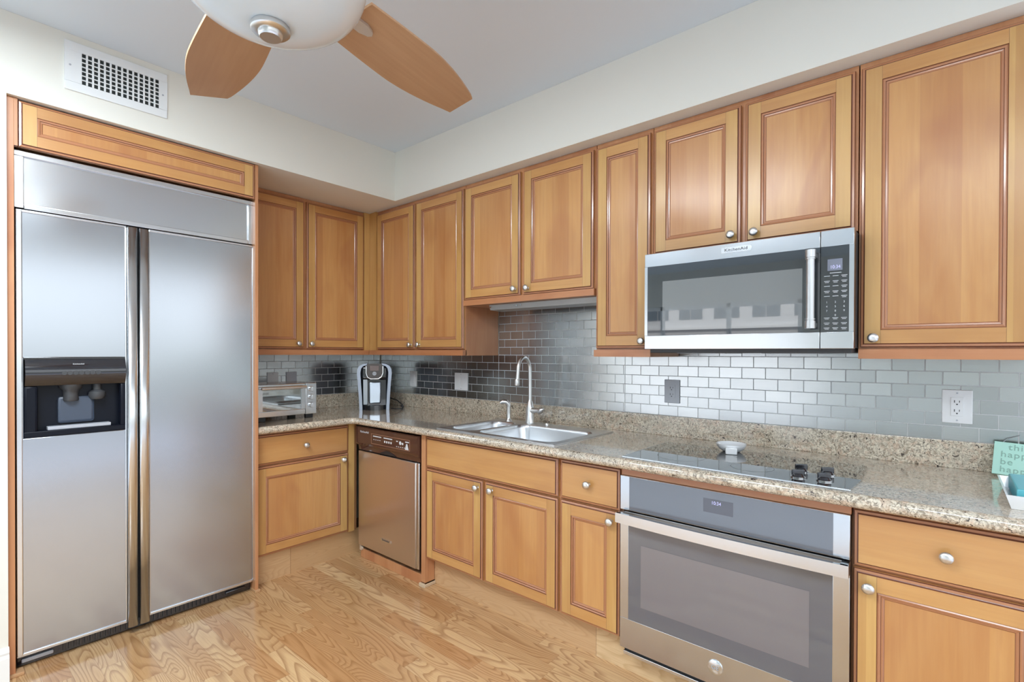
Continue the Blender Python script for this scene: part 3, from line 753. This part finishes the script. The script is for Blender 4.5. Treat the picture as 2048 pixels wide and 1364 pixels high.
# ------------------------------------------------------------------ sink
sk = thing('sink', 'stainless double-bowl drop-in sink in the granite counter', 'sink')
def rrect(x0, x1, y0, y1, r, z, k=8):
    pts = []
    for (cx, cy, a0) in ((x1-r, y1-r, 0), (x0+r, y1-r, PI/2), (x0+r, y0+r, PI), (x1-r, y0+r, 1.5*PI)):
        for i in range(k+1):
            a = a0+PI/2*i/k; pts.append((cx+r*math.cos(a), cy+r*math.sin(a), z))
    return pts
def cell(b, ox, oy, ix, iy, r, z, k=8):
    inn = rrect(ix[0], ix[1], iy[0], iy[1], r, z, k); out = []
    X0, X1 = ox; Y0, Y1 = oy
    for q in range(4):
        for i in range(k+1):
            p = inn[q*(k+1)+i]
            side_first = [(X1, p[1]), (p[0], Y1), (X0, p[1]), (p[0], Y0)][q]
            side_last = [(p[0], Y1), (X0, p[1]), (p[0], Y0), (X1, p[1])][q]
            corner = [(X1, Y1), (X0, Y1), (X0, Y0), (X1, Y0)][q]
            s_ = side_first if i < k/2 else (side_last if i > k/2 else corner)
            out.append((s_[0], s_[1], z))
    vi = b._v(inn); vo = b._v(out); n = len(inn)
    for i in range(n):
        j = (i+1) % n; b.bm.faces.new((vo[i], vo[j], vi[j], vi[i]))
RZ = CT+.006
bA = ((1.478, 1.665), (-.592, -.205)); bB = ((1.690, 2.185), (-.598, -.205))
b = MB()
cell(b, (1.440, 1.6775), (-.632, -.112), bA[0], bA[1], .055, RZ); cell(b, (1.6775, 2.222), (-.632, -.112), bB[0], bB[1], .06, RZ)
b.box(1.436, 1.440, -.636, -.108, CT+.0003, RZ); b.box(2.222, 2.226, -.636, -.108, CT+.0003, RZ); b.box(1.44, 2.222, -.636, -.632, CT+.0003, RZ); b.box(1.44, 2.222, -.112, -.108, CT+.0003, RZ)
b.build('rim', SINK, sk, recalc=True)
for (ix, iy), r, dep in ((bA, .055, .15), (bB, .06, .185)):
    b = MB(); prev = None
    for ins, z in ((0, RZ), (.004, RZ-.004), (.008, RZ-.02), (.016, RZ-dep+.03), (.03, RZ-dep+.008), (.055, RZ-dep)):
        cur = b._v(rrect(ix[0]+ins, ix[1]-ins, iy[0]+ins, iy[1]-ins, max(r-ins*.4, .01), z))
        if prev:
            for i in range(len(cur)):
                j = (i+1) % len(cur); f = b.bm.faces.new((prev[i], prev[j], cur[j], cur[i])); f.smooth = True
        prev = cur
    b.bm.faces.new(prev); bo = b.build('basin', SINK, sk)
    b = MB(); b.lathe([(0, .001), (.02, .001), (.03, .004), (.042, .004), (.044, 0)], ((ix[0]+ix[1])/2, (iy[0]+iy[1])/2, RZ-dep), seg=28); b.build('drain', CHROME, bo)
# faucet
fa = thing('faucet', 'tall brushed gooseneck faucet with side lever behind the sink', 'faucet', (1.702, -.152, RZ+.0005))
b = MB(); b.lathe([(0, 0), (.028, 0), (.028, .006), (.0265, .012), (.0255, .038), (.0245, .040), (.0235, .088), (.020, .10), (.015, .122), (.012, .128), (.0105, .135), (0, .135)], seg=32); b.build('base', NICK, fa)
pts = [(0, 0, .125), (0, 0, .16), (0, -.001, .26), (0, -.002, .30)]
for k in range(1, 15):
    a = PI*k/14*.97; pts.append((.002*(1-math.cos(a)), -.002-.057*(1-math.cos(a)), .305+.078*math.sin(a)))
last = pts[-1]; pts += [(last[0], last[1]-.003, last[2]-.03), (last[0], last[1]-.005, last[2]-.055)]
rr = [.0102]*(len(pts)-2)+[.0102, .0115]
MB().tube(pts, rr, 18).build('spout', NICK, fa)
l2 = pts[-1]; MB().lathe([(0, .004), (.0115, .004), (.0135, 0), (.0145, -.03), (.012, -.034), (0, -.034)], (l2[0]-.001, l2[1]-.002, l2[2]), seg=22).build('spray_head', NICK, fa)
MB().tube([(.012, 0, .074), (.040, -.002, .074), (.072, -.004, .078)], [.020, .014, .012], 16).tube([(.066, -.004, .070), (.078, -.005, .076), (.094, -.007, .084), (.104, -.008, .090)], [.013, .017, .015, .004], 16).build('lever', NICK, fa)
so = thing('side_sprayer', 'small brushed side sprayer left of the faucet', 'sprayer', (1.553, -.170, RZ+.0005))
b = MB(); b.lathe([(0, 0), (.022, 0), (.021, .004), (.015, .010), (.013, .02), (.0125, .055), (.013, .085), (0, .085)], seg=24); b.build('base', NICK, so)
MB().tube([(0, 0, .08), (-.001, -.002, .10), (-.010, -.012, .115), (-.026, -.026, .116), (-.038, -.036, .108)], [.0125, .013, .0145, .013, .009], 16).build('nozzle', NICK, so)
b = MB(); b.lathe([(0, 0), (.012, 0), (.012, .006), (.009, .012), (0, .013)], seg=18); tag(b.build('sink_hole_cap', NICK, None, (1.835, -.165, RZ+.0005)), 'tiny round steel cap on the sink deck right of the faucet', 'cap')

# ------------------------------------------------------------------ under-cabinet light
uc = thing('under_cabinet_light', 'slim grey metal light fixture under the cabinet above the sink', 'light')
b = MB(); b.prism([(-.272, 1.5985), (-.262, 1.570), (-.16, 1.566), (-.15, 1.5985)], 1.485, 2.234, axis='x'); b.build('housing', plain('grey_enamel', srgb(176, 180, 180), .35, .3), uc)
for x in (1.50, 1.70, 1.73): MB().lathe([(0, -.277), (.0045, -.277), (.0045, -.262), (0, -.262)], (x, 0, 1.586), axis='y', seg=10).build('screw', CHROME, uc)

# ------------------------------------------------------------------ wall plates
def plate(x, z, label, cat, kind, left=False, w_=.079, h_=.118, mat=None, yoff=-.0063):
    """local x along the wall, faces -y"""
    t = thing({'o': 'wall_outlet', 's': 'light_switch', 'b': 'blank_wall_plate'}[kind[0]], label, cat, (0, 0, 0), PI/2 if left else 0)
    m = mat or WHITE
    MB().box(x-w_/2, x+w_/2, yoff-.0065, yoff-.0002, z-h_/2, z+h_/2, .0025).build('cover_plate', m, t)
    yy = yoff-.0065
    if kind == 'o':
        rc = MB().box(x-.0175, x+.0175, yy-.0025, yy+.001, z-.034, z+.034, .001).build('receptacle', m, t)
        b = MB()
        for dz in (-.0185, .0145):
            b.box(x-.0085, x-.006, yy-.0028, yy-.002, z+dz, z+dz+.009); b.box(x+.0055, x+.0075, yy-.0028, yy-.002, z+dz+.001, z+dz+.008)
            b.lathe([(0, yy-.0028), (.0026, yy-.0028), (.0026, yy-.002)], (x-.0002, 0, z+dz-.006), axis='y', seg=12)
        b.build('slot', DARK, rc)
    elif kind[0] == 's':
        for k in range(int(kind[1])):
            xx = x+(k-(int(kind[1])-1)/2)*.046
            MB().box(xx-.0165, xx+.0165, yy-.0035, yy+.001, z-.033, z+.033, .001).build('rocker', m, t)
    for dz in (-.048, .048): MB().lathe([(0, yy-.0012), (.0028, yy-.0012), (.0032, yy+.0002)], (x, 0, z+dz*h_/.118), axis='y', seg=10).build('screw', GREYPL, t)
    return t
plate(2.5025, 1.1245, 'grey wall outlet on the backsplash below the microwave', 'outlet', 'o', mat=GREYPL)
plate(3.580, 1.1245, 'white wall outlet on the backsplash at the far right', 'outlet', 'o', w_=.085, h_=.122)
plate(.442, 1.115, 'white single switch just right of the coffee maker', 'switch', 's1')
plate(.972, 1.115, 'white double switch left of the faucet', 'switch', 's2', w_=.132, h_=.121)
plate(-.888, 1.118, 'white square plate behind the toaster oven, nearer the refrigerator', 'wall plate', 'b', True, .076)
plate(-.756, 1.118, 'grey plate with one screw behind the toaster oven, nearer the coffee maker', 'wall plate', 'b', True, .076, mat=GREYPL)

# ------------------------------------------------------------------ toaster oven (local x -> world y, faces local -y)
to = thing('toaster_oven', 'silver countertop toaster oven between refrigerator and coffee maker', 'toaster oven', (0, 0, CT), PI/2)
T0, T1, TY = -1.192, -.826, -.492
b = MB(); b.box(T0, T1, TY+.02, -.20, .206, .222, .003); b.box(T0, T0+.012, TY+.02, -.20, .028, .206); b.box(T1-.075, T1, TY+.02, -.20, .028, .206, .001); b.box(T0+.012, T1-.075, -.212, -.20, .028, .206); b.box(T0+.012, T1-.075, TY+.02, -.212, .028, .036)
b.build('body', ST_H, to)
b = MB()
b.box(T1-.072, T1, TY, TY+.0205, .026, .222, .003); b.build('control_panel', ST_H, to)
for o_ in list(to.children):
    if o_.name.startswith('control_panel'): cpn = o_
for z in (.186, .135, .084):
    MB().lathe([(.0, TY-.016), (.0145, TY-.016), (.0165, TY-.012), (.0175, TY), (.0, TY)], (T1-.036, 0, z), axis='y', seg=24).box(T1-.038, T1-.034, TY-.0185, TY-.014, z-.014, z+.014, .001).build('knob', ST_T, cpn)
b = MB(); fx0, fx1 = T0, T1-.074
b.box(fx0, fx1, TY, TY+.018, .194, .221, .003); b.box(fx0, fx1, TY, TY+.018, .028, .062, .003); b.box(fx0, fx0+.03, TY, TY+.018, .062, .194); b.box(fx1-.026, fx1, TY, TY+.018, .062, .194)
td = b.build('door', ST_H, to)
MB().box(fx0+.03, fx1-.026, TY+.004, TY+.008, .062, .194).build('door_glass', GL_CLEAR, td)
MB().tube([(fx0+.012, TY-.026, .200), (fx1-.008, TY-.026, .200)], .0095, 16).box(fx0+.014, fx0+.030, TY-.026, TY+.002, .194, .206, .002).box(fx1-.028, fx1-.012, TY-.026, TY+.002, .194, .206, .002).build('handle', ST_T, td)
b = MB()
for z in (.085, .125):
    b.tube([(fx0+.012, TY+.035, z), (fx1-.002, TY+.035, z)], .0018, 6); b.tube([(fx0+.012, -.24, z), (fx1-.002, -.24, z)], .0018, 6)
    x = fx0+.03
    while x < fx1-.02: b.tube([(x, TY+.035, z), (x, -.24, z)], .0012, 6); x += .022
b.build('wire_rack', CHROME, to)
MB().box(fx0+.02, fx1-.012, TY+.05, -.24, .068, .074, .001).build('tray', DARK, to)
for (x, y) in ((T0+.03, TY+.03), (T1-.04, TY+.03), (T0+.03, -.23), (T1-.04, -.23)):
    MB().box(x-.022, x+.026, y-.012, y+.012, .0003, .0285, .003).build('foot', BLKM, to)

# ------------------------------------------------------------------ coffee maker
cm = thing('coffee_maker', 'black and silver pod coffee maker in the counter corner', 'coffee maker', (.330, -.282, CT+.0004), math.radians(55))
SILV = plain('silver_plastic', srgb(168, 176, 190), .28, .5)
b = MB(); b.box(-.100, .100, -.02, .125, .0, .30, .02, seg=3); b.box(-.098, .098, -.085, -.018, .215, .322, .022, seg=3); b.build('body', BLK, cm)
for s_ in (-1, 1):
    prof = [(.104, 0), (.109, .10), (.116, .20), (.122, .26), (.119, .295), (.105, .320), (.080, .333), (.050, .338), (.050, .326), (.080, .316), (.092, .300), (.098, .27), (.094, .20), (.087, .10), (.083, 0)]
    p = [(s_*x, z) for x, z in prof]
    b = MB(); b.prism(p if s_ > 0 else p[::-1], -.10, .11, axis='y'); b.build('side_panel', SILV, cm)
b = MB(); n = 20   # brew head
prof = [(-.052, .335), (.052, .335), (.056, .315), (.056, .270), (.048, .243), (.025, .230), (-.025, .230), (-.048, .243), (-.056, .270), (-.056, .315)]
b.prism(prof, -.118, -.03, axis='y'); hd = b.build('brew_head', plain('bronze_gloss', srgb(70, 58, 56), .2, coat=.8), cm)
b = MB(); b.tube([(-.058, -.119, .318), (-.058, -.121, .268), (-.049, -.122, .240), (-.026, -.123, .226), (.026, -.123, .226), (.049, -.122, .240), (.058, -.121, .268), (.058, -.119, .318)], .006, 10); b.build('chrome_trim', CHROME, hd)
MB().box(-.031, .031, -.1205, -.117, .284, .320, .001).build('touch_screen', plain('screen', srgb(128, 112, 108), .15), hd)
b = MB(); b.lathe([(0, -.1215), (.014, -.1215), (.014, -.117)], (0, 0, .264), axis='y', seg=24); lg = b.build('emblem', GREYPL, hd)
lettering('lettering', 'KEURIG', .0065, DARK, lg, (0, -.1218, .264))
MB().box(-.040, .044, -.036, -.015, .040, .200, .008).build('back_plate', steel('plate_steel', (.6, .66, .74, 1), .3), cm)
MB().box(-.080, -.048, -.075, .05, .035, .235, .006).build('water_tank', plain('pale_tank', srgb(196, 204, 212), .15), cm)
b = MB(); n = 18
pts = [(.084*math.cos(PI+PI*k/n), -.045+.085*math.sin(PI+PI*k/n)) for k in range(n+1)]+[(.084, .0), (-.084, .0)]
b.prism(pts, 0, .034); b.build('drip_tray', BLK, cm)
ca, sa = math.cos(math.radians(55)), math.sin(math.radians(55))
tl = lambda x, y, z: ((x-.330)*ca+(y+.282)*sa, -(x-.330)*sa+(y+.282)*ca, z)
MB().tube([tl(.30, -.13, .07), tl(.36, -.10, .05), tl(.42, -.10, .022), tl(.47, -.125, .012), tl(.52, -.17, .005), tl(.50, -.21, .004), tl(.45, -.22, .004)], .0038, 8).tube([tl(.425, -.11, .012), tl(.475, -.135, .012)], .009, 10).build('power_cord', BLKM, cm)

# ------------------------------------------------------------------ sign and tray at the right edge
sg = thing('hanging_sign', 'small mint green plaque with typed words leaning on the upstand', 'sign', (3.669, -.088, CT+.009), -.12)
tilt = Matrix.Rotation(-.42, 4, 'X')
pl = MB().box(.0, .20, -.004, .004, .0, .118, .001).build('board', MINT, sg, (0, 0, 0), (-.5, .03, 0))
for i, ln in enumerate(('think', 'happy', 'be', 'happy')):
    lettering('lettering', ln, .030, GREYINK, pl, (.018+(.018 if i == 0 else 0), -.0046, .100-.027*i), align='LEFT', spacing=1.15)
b = MB(); b.tube([(.015, .005, .112), (.03, .01, .135), (.07, .02, .165), (.12, .02, .175), (.17, .012, .15), (.19, .004, .112)], .0012, 8); b.build('wire_loop', WIRE, pl)
tr = thing('soap_tray', 'white square tray holding a teal block at the counter edge', 'tray', (3.672, -.575, CT+.0005), 0)
b = MB()
o1, i1 = (0, .16, .0, .30), None
b.prism([(.012, .012), (.148, .012), (.148, .288), (.012, .288)], 0, .006)
def wallring(b, z0, z1, a, c, t=.005):
    A = [(a, a), (.16-a, a), (.16-a, .30-a), (a, .30-a)]; Cc = [(c, c), (.16-c, c), (.16-c, .30-c), (c, .30-c)]
    o0 = b._v([(x, y, z0) for x, y in A]); o1_ = b._v([(x, y, z1) for x, y in Cc])
    i0 = b._v([(x+(t if x < .08 else -t), y+(t if y < .15 else -t), z0+.004) for x, y in A]); i1_ = b._v([(x+(t if x < .08 else -t), y+(t if y < .15 else -t), z1) for x, y in Cc])
    for k in range(4):
        j = (k+1) % 4
        b.bm.faces.new((o0[k], o0[j], o1_[j], o1_[k])); b.bm.faces.new((i0[j], i0[k], i1_[k], i1_[j])); b.bm.faces.new((o1_[k], o1_[j], i1_[j], i1_[k]))
wallring(b, 0, .038, .012, 0)
b.build('tray_body', WHITEG, tr)
tk = MB().box(0, .12, 0, .24, 0, .045, .004).build('teal_block', TEAL, None, (3.695, -.545, CT+.0075)); tag(tk, 'teal block sitting in the white tray at the counter edge', 'block')

# ------------------------------------------------------------------ air vent on the soffit
av = thing('air_vent', 'white rectangular air supply grille above the refrigerator', 'vent', (0, 0, 0), PI/2)
VX0, VX1, VZ0, VZ1 = -2.075, -1.705, 2.425, 2.632
VY = -SX
gx0, gx1, gz0, gz1 = -2.022, -1.736, 2.462, 2.594
b = MB(); b.box(VX0, VX1, VY-.007, VY-.0005, VZ0, gz0, .002); b.box(VX0, VX1, VY-.007, VY-.0005, gz1, VZ1, .002); b.box(VX0, gx0, VY-.007, VY-.0005, gz0, gz1); b.box(gx1, VX1, VY-.007, VY-.0005, gz0, gz1)
b.build('frame', PAINTW, av)
MB().box(gx0, gx1, VY-.0015, VY-.0004, gz0, gz1).build('backing', plain('vent_dark', srgb(38, 44, 44), .8), av)
b = MB()
for k in range(15): x = gx0+(gx1-gx0)*k/14; b.box(x-.0035, x+.0035, VY-.0075, VY-.005, gz0, gz1)
b.build('upright_slat', PAINTW, av)
b = MB()
for k in range(1, 7):
    z = gz0+(gz1-gz0)*k/7
    b.box(gx0, gx1, VY-.0055, VY-.0015, z-.0022, z+.0022)
b.build('level_slat', PAINTW, av)
for x in (VX0+.018, VX1-.018): MB().lathe([(0, VY-.0085), (.004, VY-.0085), (.004, VY-.006)], (x, 0, 2.53), axis='y', seg=10).build('screw', GREYPL, av)

# ------------------------------------------------------------------ ceiling fan
HXY = (2.335, -1.931); ZBL = 2.205
cf = thing('ceiling_fan', 'ceiling fan with maple blades and white glass bowl light', 'ceiling fan', (HXY[0], HXY[1], 0))
OPAL = plain('opal_glass', srgb(224, 234, 238), .22, coat=.5, coatr=.1)
b = MB(); n = 24; zc, rb, hb = 2.214, .219, .133
prof = [(rb*math.sin(PI/2*k/n)**.92 if k else 0, zc-hb*math.cos(PI/2*k/n)) for k in range(n+1)]
prof += [(rb-.006, zc+.006), (rb-.03, zc+.010), (0.1, zc+.012)]
b.lathe(prof, seg=64); b.build('bowl_shade', OPAL, cf)
zz = zc-hb
b = MB(); b.lathe([(.0, zz+.004), (.040, zz+.003), (.043, zz-.001), (.043, zz-.010), (.040, zz-.013), (.027, zz-.014), (.026, zz-.022), (.023, zz-.026), (0, zz-.026)], seg=40); b.build('finial', NICK, cf)
b = MB(); b.lathe([(0.02, zc+.012), (.12, zc+.012), (.135, zc+.03), (.135, zc+.09), (.115, zc+.13), (.05, zc+.16), (.02, zc+.18), (0.013, zc+.18), (.013, CZ-.06), (.06, CZ-.05), (.07, CZ-.001), (0, CZ-.001)], seg=40); b.build('motor_housing', NICK, cf)
for k in range(5):
    a = math.radians((102.4, 170.6, 242.9, 314.9, 26.9)[k]); yo = (-.038, .008, 0, 0, 0)[k]
    b = MB(); pts = []
    r0, r1 = .205, .742; n = 18
    # leaf outline: half width along the radius
    def hwid(t): return .088+ (.118-.088)*math.sin(PI*min(t/.9, 1)*.62)**1.0 - (.05*max(0, (t-.45)/.55)**1.7)
    up_ = [(r0+(r1-r0)*i/n, .0) for i in range(n+1)]
    L1 = [(x, .085+.017*math.sin(PI*(x-r0)/(r1-r0)*.8)-.040*max(0, ((x-r0)/(r1-r0)-.45)/.55)**1.6) for x, _ in up_]
    pts = L1+[(x, -y) for x, y in L1[::-1]]
    sl = .020
    pts = [(x+((.008 if y > 0 else -.010) if x > r1-.001 else 0), y+yo) for x, y in pts]
    # slot where the bracket shows
    b.prism(pts, -.0035, .0035)
    bl = b.build('blade', BLADE, cf, (0, 0, ZBL), (math.radians(-9), 0, 0))
    bl.rotation_mode = 'XYZ'
    bl.matrix_local = Matrix.Translation((0, 0, ZBL)) @ Matrix.Rotation(a, 4, 'Z') @ Matrix.Rotation(math.radians(-8), 4, 'X')
    b = MB(); b.prism([(x, y+yo-.01) for x, y in ((.10, -.016), (.25, -.018), (.275, -.010), (.282, 0), (.275, .010), (.25, .018), (.10, .016))], -.012, -.0036); b.build('blade_bracket', plain('bracket_nickel', (.80, .79, .77, 1), .4, .8), bl)
